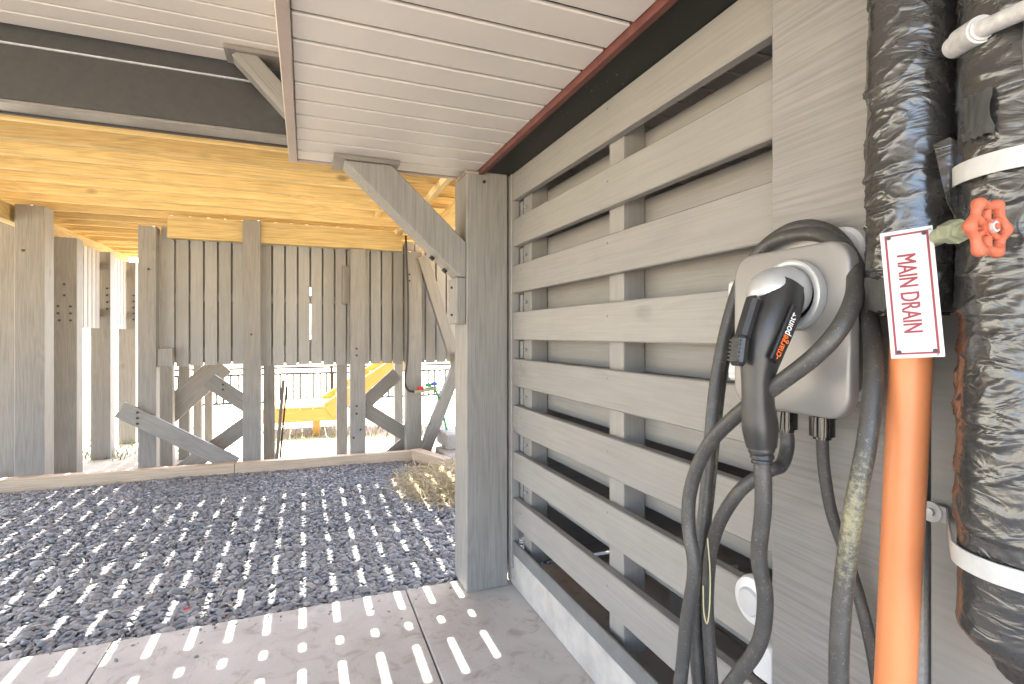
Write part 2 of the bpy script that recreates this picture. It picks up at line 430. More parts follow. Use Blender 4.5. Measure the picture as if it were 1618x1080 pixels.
def scatter(y0, y1, sp, zoff):
    ny = int((y1 - y0) / sp); P = []
    for j in range(ny):
        y = y0 + (j + 0.5) * sp
        x = np.arange(-0.44 * y - 0.25, 1.5, sp) + (sp / 2 if j % 2 else 0)
        p = np.stack([x, np.full_like(x, y), np.full_like(x, zoff)], -1); P.append(p)
    P = np.concatenate(P); P[:, :2] += rng.uniform(-0.48, 0.48, (len(P), 2)) * sp
    P[:, 1] = np.clip(P[:, 1], y0 + 0.004, y1)
    P[:, 2] += rng.uniform(-0.005, 0.005, len(P)) + 0.005 * np.sin(P[:, 0] * 4.1 + P[:, 1] * 2.3)
    P[:, 2] += 0.018 * np.clip((P[:, 1] - 3.0) / 2.6, 0, 1)
    m_ = ~((P[:, 0] > 0.735) & (P[:, 0] < 0.99) & (P[:, 1] < 2.78))
    return P[m_]
parts = []
off = 0
for (y0, y1, sp, zo, sub) in ((2.70, 3.7, 0.0205, -0.026, 2), (2.70, 3.7, 0.022, -0.036, 1), (3.7, 5.56, 0.0215, -0.026, 1), (3.7, 5.56, 0.026, -0.036, 1)):
    P = scatter(y0, y1, sp, zo)
    sz = np.clip(rng.lognormal(math.log(0.0120), 0.36, len(P)), 0.005, 0.028)
    V, Fc, T = stones(P, sz, sub); parts.append((V, Fc + off, T)); off += len(V)
N = 46
P = np.stack([rng.uniform(-1.2, 0.7, N), 2.685 - rng.gamma(1.0, 0.07, N), np.full(N, 0.003)], -1)
V, Fc, T = stones(P, rng.uniform(0.003, 0.009, N), 1); parts.append((V, Fc + off, T)); off += len(V)
gv = np_mesh('gravel', np.concatenate([p[0] for p in parts]), np.concatenate([p[1] for p in parts]), M['pebble'], np.concatenate([p[2] for p in parts]))
tag(gv, 'loose dark slate gravel filling the bed beside the concrete', kind='stuff')

def blades(name, base, dirs, L, w, mat, droop=0.5):
    """thin bent strips, two quads each"""
    N = len(base); side = np.cross(dirs, np.array([0, 0, 1.0])) + rng.normal(0, 0.2, (N, 3)); side /= np.linalg.norm(side, axis=1, keepdims=True) + 1e-9
    w = w * rng.uniform(0.6, 1.3, (N, 1)); L = L[:, None]
    p0 = base; p1 = base + dirs * L * 0.5; p2 = base + dirs * L * 0.95 + np.array([0, 0, -1.0]) * L * droop * 0.3 + rng.normal(0, 0.06, (N, 3)) * L
    V = np.stack([p0 - side * w, p0 + side * w, p1 - side * w, p1 + side * w, p2 - side * w * .4, p2 + side * w * .4], 1).reshape(-1, 3)
    k = (np.arange(N) * 6)[:, None]
    Fc = np.concatenate([k + np.array([0, 1, 3, 2]), k + np.array([2, 3, 5, 4])])
    return np_mesh(name, V, Fc, mat, np.repeat(rng.random(N), 6), smooth=False)
# straw pile right of the gravel
N = 9000
px = rng.normal(0, 0.34, N); py = rng.normal(0, 0.42, N)
keep = (px / 0.62) ** 2 + (py / 0.75) ** 2 < 1
px, py = px[keep], py[keep]; N = len(px)
hz = 0.12 * np.exp(-(px / 0.36) ** 2 - (py / 0.5) ** 2) + 0.05 * np.exp(-((px + .2) / .2) ** 2 - ((py + .3) / .2) ** 2)
base = np.stack([1.30 + px, 4.55 + py, -0.02 + hz * rng.random(N)], -1)
d = rng.normal(size=(N, 3)); d[:, 2] = np.abs(d[:, 2]) * 0.25; d /= np.linalg.norm(d, axis=1, keepdims=True)
st = blades('straw_pile', base, d, rng.uniform(0.06, 0.2, N), 0.003, M['straw']); tag(st, 'heap of dry yellow straw at the edge of the gravel', kind='stuff')
# bits of straw and dead leaf lying on the stones
N = 150
yy = rng.uniform(2.75, 4.8, N); xx = rng.uniform(-0.4, 0.2, N) * yy
base = np.stack([xx, yy, np.full(N, -0.006) + 0.012 * np.clip((yy - 3) / 2, 0, 1)], -1)
d = rng.normal(size=(N, 3)); d[:, 2] = np.abs(d[:, 2]) * 0.12; d /= np.linalg.norm(d, axis=1, keepdims=True)
st = blades('straw_litter', base, d, rng.uniform(0.02, 0.09, N), 0.0022, M['straw']); tag(st, 'bits of dry straw scattered over the gravel', kind='stuff')
bm = bmesh.new()
vs = [bm.verts.new(c) for c in ((0, 0, 0), (.012, .008, .006), (.03, .004, .010), (.036, -.004, .004), (.022, -.012, .003), (.008, -.010, .006))]
mid = bm.verts.new((.017, -.002, .001))
for i in range(6): bm.faces.new((vs[i], vs[(i + 1) % 6], mid))
lf = bobj('fallen_petal', bm, M['leafred'], None, at_y(287, 957, 2.86)); lf.location.z = 0.004
tag(lf, 'small red petal lying on the dark gravel', 'petal')
# weeds and grass in the sun beyond the screen
N = 6000
base = np.stack([rng.uniform(-4.5, 4.5, N), 7.2 + rng.gamma(1.6, 1.5, N), np.full(N, -0.16)], -1)
d = rng.normal(0, 0.35, (N, 3)); d[:, 2] = 1; d /= np.linalg.norm(d, axis=1, keepdims=True)
gr = blades('grass', base, d, rng.uniform(0.04, 0.13, N), 0.005, M['grass']); tag(gr, 'thin sunlit grass on the sand beyond the screen', kind='stuff')

# timber edging round the gravel (turns towards the camera on the right)
strut_y = Vector((0, 0, 1))
eg = thing('edging_timber', 'pale timber edging along the far side of the dark gravel', 'edging', (-1.2, 5.62, -0.15))
for (xa, xb) in ((-3.4, -0.62), (-0.615, 1.04)):
    ya = 5.70 - (xa + 2.3) * 0.055; yb = 5.70 - (xb + 2.3) * 0.055
    strut('timber', (xa, ya - .02, -0.03), (xb, yb - .02, -0.03), 0.09, 0.23, M['timber'], eg, ydir=Vector((0, 0, 1)))
eg2 = thing('edging_timber', 'short pale timber running from the gravel corner to the concrete step', 'edging', (1.08, 5.3, -0.15))
strut('timber', (1.07, 5.50, -0.02), (1.28, 4.95, -0.02), 0.11, 0.24, M['timber'], eg2, ydir=Vector((0, 0, 1)))
sb = thing('concrete_step', 'grey concrete block step beside the straw heap', 'step', (1.55, 5.25, -0.15))
board('block', (1.30, 1.95), (5.05, 5.55), (-0.15, 0.10), M['block'], sb, 0.012)
board('block', (1.36, 1.95), (5.30, 5.75), (0.10, 0.26), M['block'], sb, 0.012)

# ------------------------------------------------------------------ house overhead: low soffit box, high soffit, wrapped beam
SZ = 2.13
lowsof = thing('low_soffit', 'low beige plank soffit box over the concrete with brown edge trim', 'soffit', (0.39, 1.0, SZ))
y = 2.685
PW = 0.136
while y > -1.0:
    board('soffit_plank', (-0.035, 0.815), (y - PW + 0.007, y - 0.007), (SZ, SZ + 0.012), M['soffit'], lowsof, 0.0035)
    y -= PW
board('soffit_backing', (-0.04, 0.82), (-1.0, 2.69), (SZ + 0.022, SZ + 0.42), M['joint'], lowsof, 0)
board('edge_trim', (-0.072, -0.036), (-1.0, 2.71), (SZ - 0.012, SZ + 0.06), M['trim'], lowsof, 0.003)
board('side_panel', (-0.068, -0.041), (-1.0, 2.695), (SZ + 0.061, SZ + 0.428), M['soffit'], lowsof, 0.0)
board('end_trim', (-0.035, 0.752), (2.687, 2.712), (SZ - 0.006, SZ + 0.07), M['trim'], lowsof, 0.003)
board('maroon_trim', (0.816, 0.842), (-1.0, 2.53), (SZ - 0.022, SZ + 0.03), M['maroon'], lowsof, 0.003)
bf = board('steel_beam', (0.845, 1.20), (-1.0, 2.76), (SZ - 0.004, SZ + 0.27), M['flange'], None, 0.004)
tag(bf, 'black steel beam speckled with dust above the slatted wall', 'beam')

HZ = 2.56
hisof = thing('high_soffit', 'higher beige plank soffit left of the boxed soffit', 'soffit', (-2, 1.0, HZ))
y = 2.735; pw = 0.113
while y > -1.0:
    board('soffit_plank', (-6.4, -0.073), (y - pw + 0.0055, y - 0.0055), (HZ, HZ + 0.012), M['soffit'], hisof, 0.0035)
    y -= pw
board('soffit_backing', (-6.4, 1.2), (-1.0, 2.74), (HZ + 0.022, HZ + 0.25), M['joint'], hisof, 0)
hb = thing('wrapped_beam', 'charcoal wrapped house beam crossing below the high soffit', 'beam', (-2.5, 2.8, 2.25))
board('beam_face', (-6.4, 1.25), (2.752, 2.774), (2.262, 2.49), M['wrapbeam'], hb, 0.002)
board('beam_core', (-6.4, 1.25), (2.776, 2.868), (2.262, 2.62), M['wrapbeam'], hb, 0.0)
board('bottom_lip', (-6.4, 1.25), (2.748, 2.862), (2.247, 2.2615), M['beamlip'], hb, 0.003)
board('drip_edge', (-6.4, 1.25), (2.864, 2.884), (2.240, 2.285), M['bolt'], hb, 0.002)
board('edge_highlight', (-6.4, 1.25), (2.744, 2.7515), (2.486, 2.494), M['steel'], hb, 0.001)  # pale strip added as the bright highlight line along the beam's top edge
# small brace high up beside the boxed soffit
hbz = thing('knee_brace', 'small grey brace between the high soffit and the boxed soffit', 'brace', (-0.2, 2.6, 2.4), 'grey knee braces under the soffits')
strut('brace', (-0.27, 2.63, 2.555), (0.05, 2.63, 2.22), 0.085, 0.09, M['greyZ'], hbz)
board('plate', (-0.33, -0.075), (2.56, 2.70), (HZ - 0.022, HZ - 0.001), M['beamlip'], hbz, 0.002)

# ------------------------------------------------------------------ deck
deck = thing('deck', 'fresh yellow pine deck overhead with joists and gapped boards', 'deck', (-0.5, 5.5, 2.42))
DX0, DX1, DY0, DY1 = -5.6, 3.0, 2.89, 7.6
JZ0, JZ1 = 2.42, 2.655
JY = [2.887, 3.298, 3.485] + [3.825 + 0.345 * i for i in range(11)]
for yj in JY:
    xa = DX0 + random.uniform(-.01, .01)
    board('joist', (xa, DX1), (yj, yj + 0.038), (JZ0 + random.uniform(-.006, .006), JZ1), M['pineX'], deck, 0.005)
px_ = 0.723 - KX * 2.66
i0 = int((DX0 - px_) / 0.147)
for i in range(i0, int((DX1 - px_) / 0.147) + 1):
    xg = px_ + i * 0.147; hw = 0.0078 + random.uniform(-.0015, .0015)
    board('deck_board', (xg + hw, xg + 0.147 - hw), (DY0, DY1), (JZ1 + 0.001, JZ1 + 0.028), M['pineY'], deck, 0.002)
for yy_ in (5.735, 5.785):
    board('beam', (-1.20, 0.98), (yy_, yy_ + 0.045), (2.205, 2.417), M['pineX'], deck, 0.003)
for xx_ in (-2.44, -2.39):
    board('beam', (xx_, xx_ + 0.045), (3.6, 9.0), (2.27, 2.417), M['pineY'], deck, 0.003)
board('beam', (1.16, 1.205), (2.9, 5.7), (2.20, 2.417), M['pineY'], deck, 0.003)
board('rim_joist', (DX0, DX1), (DY1 - 0.04, DY1 - 0.002), (JZ0 - .005, JZ1), M['pineX'], deck, 0.003)
for k in range(3, 7):   # blocking seen past the knee brace
    board('blocking', (0.62, 0.66), (JY[k] + 0.041, JY[k + 1] - 0.003), (JZ0 + .01, JZ1 - .002), M['pineY'], deck, 0.003)
board('ledger_strip', (0.90, 0.945), (2.9, 5.7), (2.36, 2.418), M['pineY'], deck, 0.003)
# the side bay of the deck that runs on to the left
sd = thing('side_deck', 'far left bay of the pine deck above the row of posts', 'deck', (-2.4, 8.2, 2.42))
for k in range(5):
    board('joist', (-5.6, -1.2), (7.7 + .345 * k, 7.738 + .345 * k), (JZ0, JZ1), M['pineX'], sd, 0.003)
for i in range(i0, i0 + 30):
    xg = px_ + i * 0.147
    board('deck_board', (xg + .008, xg + 0.139), (DY1 + .005, 9.2), (JZ1 + 0.001, JZ1 + 0.028), M['pineY'], sd, 0.002)

# ------------------------------------------------------------------ posts
def bolts(parent, pts, axis=Vector((0, -1, 0)), r=0.011):
    for p in pts:
        cyl('bolt', Vector(p) - axis * 0.004, Vector(p) + axis * 0.009, r, M['bolt'], parent, 8)
cp = thing('timber_post', 'big square grey timber post at the corner of the concrete slab', 'post', (0.863, 2.644, 0))
board('shaft', (0.753, 0.974), (2.534, 2.755), (0.0, SZ - 0.001), M['greyZ'], cp, 0.005)
board('cap_flashing', (0.745, 0.815), (2.524, 2.685), (SZ - 0.022, SZ - 0.013), M['trim'], cp, 0.001)
board('block', (0.703, 0.7525), (2.540, 2.705), (1.352, 1.586), M['greyZ'], cp, 0.004)
bolts(cp, [(0.7035, 2.62, 1.40), (0.7035, 2.62, 1.54)], Vector((-1, 0, 0)), 0.006)
bolts(cp, [(0.845, 2.534, 2.075)], r=0.008)
kb = thing('knee_brace', 'large grey knee brace from the corner post up to the boxed soffit', 'brace', (0.5, 2.6, 1.6), 'grey knee braces under the soffits')
zt = SZ - 0.024
prism('brace', [(0.165, zt), (0.385, zt), (0.7525, 1.762), (0.7525, 1.589), (0.72, 1.590)], 2.536, 2.69, M['greyZ'], kb, 0.004)
board('plate', (0.12, 0.42), (2.52, 2.705), (SZ - 0.0235, SZ - 0.0015), M['beamlip'], kb, 0.002)
for (a_, b_) in ((0.60, 1.70), (0.665, 1.64)):
    cyl('bolt', (a_, 2.61, b_ - .01), (a_ - .012, 2.61, b_ - .022), 0.013, M['bolt'], kb, 8)

def post(x, y, z1, label, d=0.155, group='grey posts carrying the deck', blt=None, z0=-0.16, step=None):
    t_ = thing('timber_post', label, 'post', ((x[0] + x[1]) / 2, y, z0), group)
    board('shaft', x, (y, y + d), (z0, z1), M['greyZ'], t_, 0.004)
    if blt: bolts(t_, [(bx, y, bz) for bx, bz in blt])
    return t_
post((-2.31, -2.106), 5.72, 2.416, 'nearest and thickest grey post at the far left of the gravel', 0.19, blt=[(-2.25, 2.02)])
post((-2.66, -2.47), 6.25, 2.41, 'grey post partly hidden behind the thickest left post', 0.19)
Yb = 6.50
post((-2.325, -2.135), Yb, 2.268, 'grey post with a cluster of bolt heads behind the thickest left post', 0.16,
     blt=[(-2.235, 1.80), (-2.235, 1.69), (-2.285, 1.58), (-2.185, 1.58), (-2.285, 1.51), (-2.185, 1.51), (-2.275, 1.44), (-2.185, 1.44)])
post((-2.32, -2.13), 7.46, 2.268, 'grey post third along the left row with a white gap before it', 0.16, blt=[(-2.16, 1.6 + .08 * k) for k in range(4)])
post((-2.31, -2.12), 8.40, 2.268, 'farthest slim grey post at the end of the left row', 0.16, blt=[(-2.14, 1.5 + .08 * k) for k in range(5)])
post((-1.425, -1.283), 5.715, 2.30, 'grey post at the left end of the vertical slat screen', 0.14, blt=[(-1.34, 1.9)])
post((-0.567, -0.41), 5.70, 2.418, 'middle grey post rising in front of the slat screen to the deck beam', 0.16, blt=[(-0.49, 1.30)])
post((0.438, 0.590), 5.715, 2.20, 'grey post splitting the slat screen beside the bright opening', 0.14,
     blt=[(0.50, 1.15), (0.50, 1.08), (0.50, 0.55), (0.50, 0.47), (0.47, 0.22), (0.54, 0.3)])
rp = post((1.02, 1.185), 5.70, 2.20, 'grey post carrying pipes and hose taps right of the slat screen', 0.16, blt=[(1.05, 1.95), (1.05, 1.88)])
# short blocks let into the screen posts
bl = board('timber_block', (-1.281, -1.16), (5.735, 5.80), (1.0, 1.17), M['greyZ'], None); tag(bl, 'small grey timber block at the foot of the slat screen', 'block')
bl = board('timber_block', (0.36, 0.436), (5.76, 5.838), (1.62, 2.02), M['greyZ'], None); tag(bl, 'upright grey block beside the post that splits the screen', 'block')

# vertical slat screen
scr = thing('slat_screen', 'grey vertical slat screen hung between the far posts', 'screen', (0.2, 5.88, 1.0))
k = 0; x = -1.275
while x < 1.95:
    bot = 1.0 + random.uniform(-.012, .006) + (0.0 if x < -.6 else -0.015)
    board('slat', (x, x + 0.105), (5.86, 5.882), (bot, 2.33), M['screenZ'], scr, 0.002)
    xb = x + 0.0605
    if not (0.02 < xb + .0525 < 0.09):
        board('rear_slat', (xb, xb + 0.105), (5.972, 5.992), (bot + .02, 2.02 if -0.3 < xb < 0.35 and k % 3 == 1 else 2.33), M['screenZ'], scr, 0.002)
    else:
        board('rear_slat', (xb, xb + 0.105), (5.972, 5.992), (1.80, 2.33), M['screenZ'], scr, 0.002)
        board('rear_slat', (xb, xb + 0.105), (5.972, 5.992), (bot + .02, 1.25), M['screenZ'], scr, 0.002)
    x += 0.121; k += 1
for z_ in (1.09, 1.62, 2.2):
    board('rail', (-1.27, 1.95), (5.884, 5.970), (z_, z_ + 0.085), M['screenX'], scr, 0.003)
# side slat screen along the left row
scl = thing('slat_screen', 'grey vertical slats in shade along the left row of posts', 'screen', (-2.38, 7.4, 1.38))
y = 6.68
while y < 9.0:
    if not any(abs(y + .05 - q) < 0.14 for q in (7.54, 8.48)):
        board('slat', (-2.235, -2.212), (y, y + 0.105), (1.37, 2.26), M['screenZ'], scl, 0.002)
    y += 0.121
for z_ in (1.5, 2.05):
    board('rail', (-2.275, -2.237), (6.68, 9.0), (z_, z_ + 0.09), M['greyY'], scl, 0.003)

# cross braces
def brace(p, q, label, w=0.15, t_=0.04, nb=3, group='grey diagonal braces low between the far posts'):
    b_ = thing('diagonal_brace', label, 'brace', ((p[0] + q[0]) / 2, p[1], min(p[2], q[2])), group)
    strut('board', p, q, w, t_, M['greyZ'], b_)
    p, q = Vector(p), Vector(q); dv = (q - p).normalized()
    for i in range(nb):
        c_ = p + dv * 0.16 + Vector((0.0, -t_ / 2 - .001, 0.05 - 0.05 * i)); bolts(b_, [c_])
    return b_
def lowbrace(u0, v0, u1, v1, Y, label, w=0.15, nb=3):
    return brace(at_y(u0, v0, Y), at_y(u1, v1, Y), label, w, nb=nb)
lowbrace(190, 646, 372, 734, 5.685, 'long grey brace falling right across the foot of the left screen post')
lowbrace(285, 745, 392, 668, 5.90, 'grey brace rising right to the middle post behind the long brace', nb=0)
lowbrace(330, 600, 392, 640, 5.95, 'short grey brace falling right to the middle post above the crossing', nb=2)
lowbrace(556, 634, 648, 690, 5.88, 'grey brace falling right from the screen post beside the opening', nb=2)
lowbrace(560, 652, 628, 590, 5.93, 'grey brace rising right behind the screen post beside the opening', nb=0)
lowbrace(598, 735, 650, 690, 5.90, 'short dark brace at the foot of the pipe post', nb=0, w=0.13)
def highbrace(u0, v0, u1, v1, Y, label, w):
    return brace(at_y(u0, v0, Y), at_y(u1, v1, Y), label, w, 0.09, nb=0, group='steep grey braces right of the pipe post')
highbrace(667, 405, 735, 620, 5.72, 'steep grey brace falling right from the head of the pipe post', 0.12)
highbrace(729, 560, 671, 712, 5.62, 'steep pale brace leaning left down to the gravel corner', 0.12)

# stair, landing and railing in the sun beyond the screen
far = thing('stair', 'sunlit yellow timber stair beyond the screen', 'stair', (0.8, 8.0, -0.16))
board('landing_beam', (-0.55, 0.42), (8.0, 8.05), (0.06, 0.24), M['stairX'], far)
board('landing_beam', (-0.55, 0.42), (8.9, 8.95), (0.06, 0.24), M['stairX'], far)
for i in range(6): board('landing_board', (-0.55 + .163 * i, -0.395 + .163 * i), (7.99, 8.96), (0.242, 0.27), M['stairY'], far)
board('leg', (0.10, 0.20), (8.06, 8.16), (-0.16, 0.241), M['stairZ'], far); board('leg', (-0.50, -0.40), (8.06, 8.16), (-0.16, 0.241), M['stairZ'], far)
strut('stringer', (0.30, 8.0, 0.20), (2.0, 8.0, 1.30), 0.24, 0.045, M['stairZ'], far)
strut('stringer', (0.30, 8.93, 0.20), (2.0, 8.93, 1.30), 0.24, 0.045, M['stairZ'], far)
for i in range(6): board('tread', (0.45 + .26 * i, 0.72 + .26 * i), (8.03, 8.9), (0.33 + .168 * i, 0.365 + .168 * i), M['stairY'], far)
rl = thing('railing', 'black metal railing seen through the opening below the screen', 'railing', (0, 9.6, -0.16))
xa, xb = -2.4, 2.6
for z_ in (0.16, 0.62, 0.72): board('rail', (xa, xb), (9.6, 9.625), (z_, z_ + 0.034), M['black'], rl, 0.002)
i = 0; x = xa
while x <= xb:
    board('picket', (x, x + 0.026), (9.600, 9.626), (0.184, 0.62), M['black'], rl, 0); x += 0.105
for x in (-2.2, -0.9, 0.4, 1.7): board('rail_post', (x, x + .045), (9.59, 9.635), (-0.16, 0.76), M['black'], rl, 0.002)
bk = []
for (u0, u1, Y, z1, lab) in ((252, 273, 6.75, 2.40, 'shaded grey post behind the left end of the screen'),
                             (282, 299, 7.1, 2.40, 'second shaded grey post behind the left end of the screen'),
                             (305, 318, 7.4, 2.40, 'third shaded grey post behind the left end of the screen'),
                             (323, 335, 7.55, 1.25, 'short shaded grey post nearest the crossing braces'),
                             (416, 434, 6.3, 2.40, 'dark post just right of the middle post behind the screen'),
                             (532, 549, 6.6, 2.40, 'dark post just right of the bright opening behind the screen'),
                             (624, 637, 6.7, 2.40, 'dark post just left of the pipe post behind the screen')):
    post((xat(u0, Y), xat(u1, Y)), Y, z1, lab, 0.11, 'shaded posts behind the slat screen')
# sloping stair side seen under the left of the screen
ss = thing('stair_flight', 'shaded sloping stair side behind the left of the screen', 'stair', (-1.0, 6.9, 0.3))
strut('stringer', at_y(262, 655, 6.95), at_y(352, 575, 6.95), 0.26, 0.045, M['greyZ'], ss)
strut('handrail', at_y(436, 742, 6.45), at_y(448, 600, 6.45), 0.035, 0.035, M['greyZ'], ss)
strut('handrail', at_y(420, 650, 6.5), at_y(438, 742, 6.5), 0.03, 0.03, M['greyZ'], ss)
strut('spindle', at_y(441, 740, 6.45), at_y(453, 610, 6.45), 0.02, 0.02, M['bolt'], ss)

# pipes and taps on the right post
tp = thing('hose_tap', 'hose tap set with red, green and blue handles on the pipe post', 'tap', (1.2, 5.65, 0.5))
tube('pipe', [at_y(641, 372, 5.66), at_y(645, 470, 5.66), at_y(644, 560, 5.66), at_y(640, 600, 5.66), at_y(645, 616, 5.66), at_y(660, 619, 5.62)], 0.011, M['bolt'], tp, 8, 8)
pA = at_y(655, 619, 5.62); pB = at_y(690, 612, 5.62)
cyl('manifold', pA, pB, 0.022, M['brass'], tp, 10)
for (u, v, mm) in ((664, 613, 'hosered'), (677, 608, 'hosegreen'), (686, 606, 'hoseblue')):
    p = at_y(u, v, 5.60); cyl('tap_handle', p - Vector((.03, 0, 0)), p + Vector((.03, 0, 0)), 0.020, M[mm], tp, 8)
tube('hose', [at_y(688, 615, 5.62), at_y(697, 640, 5.60), at_y(706, 680, 5.58), at_y(712, 705, 5.56)], 0.014, M['hosegreen'], tp, 8, 6)

# ------------------------------------------------------------------ slatted wall
wl = thing('slatted_wall', 'grey horizontal slat wall on a concrete curb', 'wall', (1.05, 1.7, 0))
PITCH = 0.2377
for i in range(8):
    top = 2.127 - PITCH * i
    h = 0.14
    board('slat', (0.992, 1.028), (0.60, 2.505), (top - h, top), M['slatY'], wl, 0.004)
for i in range(8):
    top = 2.018 - PITCH * i
    board('rear_slat', (1.122, 1.158), (0.0, 2.50), (top - 0.14, top), M['slatY'], wl, 0.004)
for yy_ in (1.556, 2.36, 0.70):
    board('stud', (1.030, 1.120), (yy_, yy_ + 0.093), (0.176, SZ - 0.006), M['slatZ'], wl, 0.003)
board('stud', (1.030, 1.120), (2.515, 2.60), (0.245, SZ - 0.006), M['slatZ'], wl, 0.003)
board('corner_trim', (0.984, 1.028), (2.507, 2.60), (0.10, SZ - 0.006), M['slatZ'], wl, 0.003)
board('bottom_rail', (0.990, 1.006), (-0.6, 2.56), (0.174, 0.242), M['rail'], wl, 0.004)
board('curb', (0.998, 1.062), (1.45, 2.60), (0.002, 0.1735), M['curb'], wl, 0.008)
board('curb', (0.998, 1.062), (-0.6, 1.445), (0.002, 0.1735), M['curb'], wl, 0.008)
for i in range(7):
    z_ = 2.127 - PITCH * i - 0.19
    cyl('bolt', (1.028, 2.41, z_), (1.016, 2.41, z_), 0.008, M['steel'], wl, 8)
    board('bracket', (1.0285, 1.0295), (2.455, 2.495), (z_ - 0.045, z_ + 0.04), M['steel'], wl, 0)
# screw heads on the slats where they cross the studs
for i in range(8):
    for yy_ in (1.60, 2.405):
        z_ = 2.127 - PITCH * i - 0.03 - 0.02 * (i % 2)
        cyl('screw', (0.9925, yy_, z_), (0.9905, yy_, z_), 0.004, M['rail'], wl, 8)
# the room behind the slats
rm = thing('store_room', 'dark store room seen through the gaps of the slatted wall', 'room', (2.1, 1, 0))
y = 2.72
while y > -1.3:
    board('ceiling_plank', (1.165, 3.2), (y - PW + 0.005, y - 0.005), (2.26, 2.272), M['soffit'], rm, 0.0035); y -= PW
board('ceiling_backing', (1.20, 3.2), (-1.4, 2.72), (2.274, 2.60), M['joint'], rm, 0)
board('rear_wall', (3.2, 3.24), (-1.0, 2.80), (0.0, 2.6), M['greyY'], rm, 0)
board('end_wall', (1.205, 3.2), (2.722, 2.80), (0.0, 2.6), M['greyX'], rm, 0)
board('near_wall', (0.99, 3.2), (-1.5, -1.45), (0.0, 2.26), M['greyX'], rm, 0)
bxs = board('storage_box', (1.5, 1.9), (1.9, 2.3), (0.0, 0.22), M['curb'], None, 0.006); tag(bxs, 'pale box on the floor behind the slatted wall', 'box')
# right: charger post and wall behind pipes
mp_ = thing('timber_post', 'wide rough-sawn grey post carrying the charger', 'post', (1.0, 0.7, 0))
board('shaft', (0.950, 1.16), (0.560, 0.864), (0.0, SZ - 0.006), M['rough'], mp_, 0.006)
wp = thing('wall_panel', 'smooth grey wall panel behind the black wrapped pipes', 'wall', (1.0, 0, 0))
board('panel', (0.962, 1.0), (-1.4, 0.555), (0.243, SZ - 0.006), M['slatY'], wp, 0.003)

# ------------------------------------------------------------------ charger
ev = thing('car_charger', 'grey wall-mounted car charger with silver holster', 'charger', (0.95, 0.72, 1.16))
shell('back_plate', lambda i: rrect(0.640 + i, 0.868 - i, 1.170 + i, 1.500 - i, 0.045 - i * .5), [(0.949, 0.0), (0.930, 0.0), (0.924, 0.006)], M['white'], ev)
shell('body', lambda i: rrect(0.635 + i, 0.800 - i, 1.185 + i, 1.425 - i, 0.04), [(0.9235, 0.0), (0.845, 0.0)], M['cover'], ev)
shell('cover', lambda i: rrect(0.590 + i, 0.838 - i, 1.157 + i, 1.458 - i, 0.042 - i * .6),
      [(0.8445, 0.004), (0.842, 0.0), (0.826, 0.0), (0.8225, 0.0012), (0.8205, 0.0035), (0.8197, 0.007)], M['cover'], ev)
for (u, v) in ((1242, 672), (1299, 683)):
    p = at_x(u, v, 0.885 if u < 1270 else 0.875)
    cyl('cable_gland', p + Vector((0, 0, 0.035)), p - Vector((0, 0, 0.012)), 0.021, M['gland'], ev, 20, 0.006)
# holster ring
HC = at_x(1247, 466, 0.805)
def lathe_x(name, prof, c, mat, parent, seg=40):
    bm = bmesh.new(); rings = []
    for (x_, r_) in prof:
        rings.append([bm.verts.new((x_, r_ * math.cos(2 * math.pi * k / seg), r_ * math.sin(2 * math.pi * k / seg))) for k in range(seg)])
    for A, B in zip(rings, rings[1:]):
        for k in range(seg): bm.faces.new((A[k], A[(k + 1) % seg], B[(k + 1) % seg], B[k]))
    bm.faces.new(rings[-1]); bm.faces.new(list(reversed(rings[0])))
    return bobj(name, bm, mat, parent, c, smooth=True, angle=40)
hz_ = HC
lathe_x('holster_ring', [(0.0135, 0.0630), (0.003, 0.0640), (-0.003, 0.0625), (-0.0045, 0.059), (-0.003, 0.052), (0.006, 0.044), (0.0135, 0.043)], hz_, M['silver'], ev)
lathe_x('holster_well', [(0.012, 0.046), (0.008, 0.044)], hz_, M['gland'], ev)

# ------------------------------------------------------------------ connector in the holster, with its long cable
HY_ = 0.682
def hp(u, v): return at_y(u, v, HY_)
cn = thing('charging_connector', 'black charging connector in the silver holster with cable looped over the charger', 'connector', hp(1205, 600))
# silver hood
def loft(name, path, rads, mat, parent, seg=28, power=2.4, smooth_angle=50, n=6):
    """rads: (in-plane half width, half depth in y) per path point"""
    pts = spline(path, n); rr = spline([Vector((a, b, 0)) for a, b in rads], n)
    bm = bmesh.new(); rings = []
    for i, p in enumerate(pts):
        t_ = (pts[min(i + 1, len(pts) - 1)] - pts[max(i - 1, 0)]).normalized()
        yv = Vector((0, 1, 0)); s = t_.cross(yv).normalized(); yv = s.cross(t_).normalized()
        ring = []
        for k in range(seg):
            a = 2 * math.pi * k / seg; c_, s_ = math.cos(a), math.sin(a)
            e_ = 2 / power
            ring.append(bm.verts.new(p + s * rr[i].x * math.copysign(abs(c_) ** e_, c_) + yv * rr[i].y * math.copysign(abs(s_) ** e_, s_)))
        rings.append(ring)
    for A, B in zip(rings, rings[1:]):
        for k in range(seg): bm.faces.new((A[k], A[(k + 1) % seg], B[(k + 1) % seg], B[k]))
    bm.faces.new(list(reversed(rings[0]))); bm.faces.new(rings[-1])
    return bobj(name, bm, mat, parent, (0, 0, 0), smooth=True, angle=smooth_angle)
loft('hood', [HC + Vector((0.006, 0, 0.004)), HC + Vector((-0.018, 0, 0.006)), HC + Vector((-0.040, 0, 0.001)), HC + Vector((-0.054, 0, -0.010)), HC + Vector((-0.060, 0, -0.020))],
     [(0.042, 0.042), (0.044, 0.043), (0.043, 0.042), (0.033, 0.035), (0.012, 0.016)], M['silver'], cn, 32, 2.3)
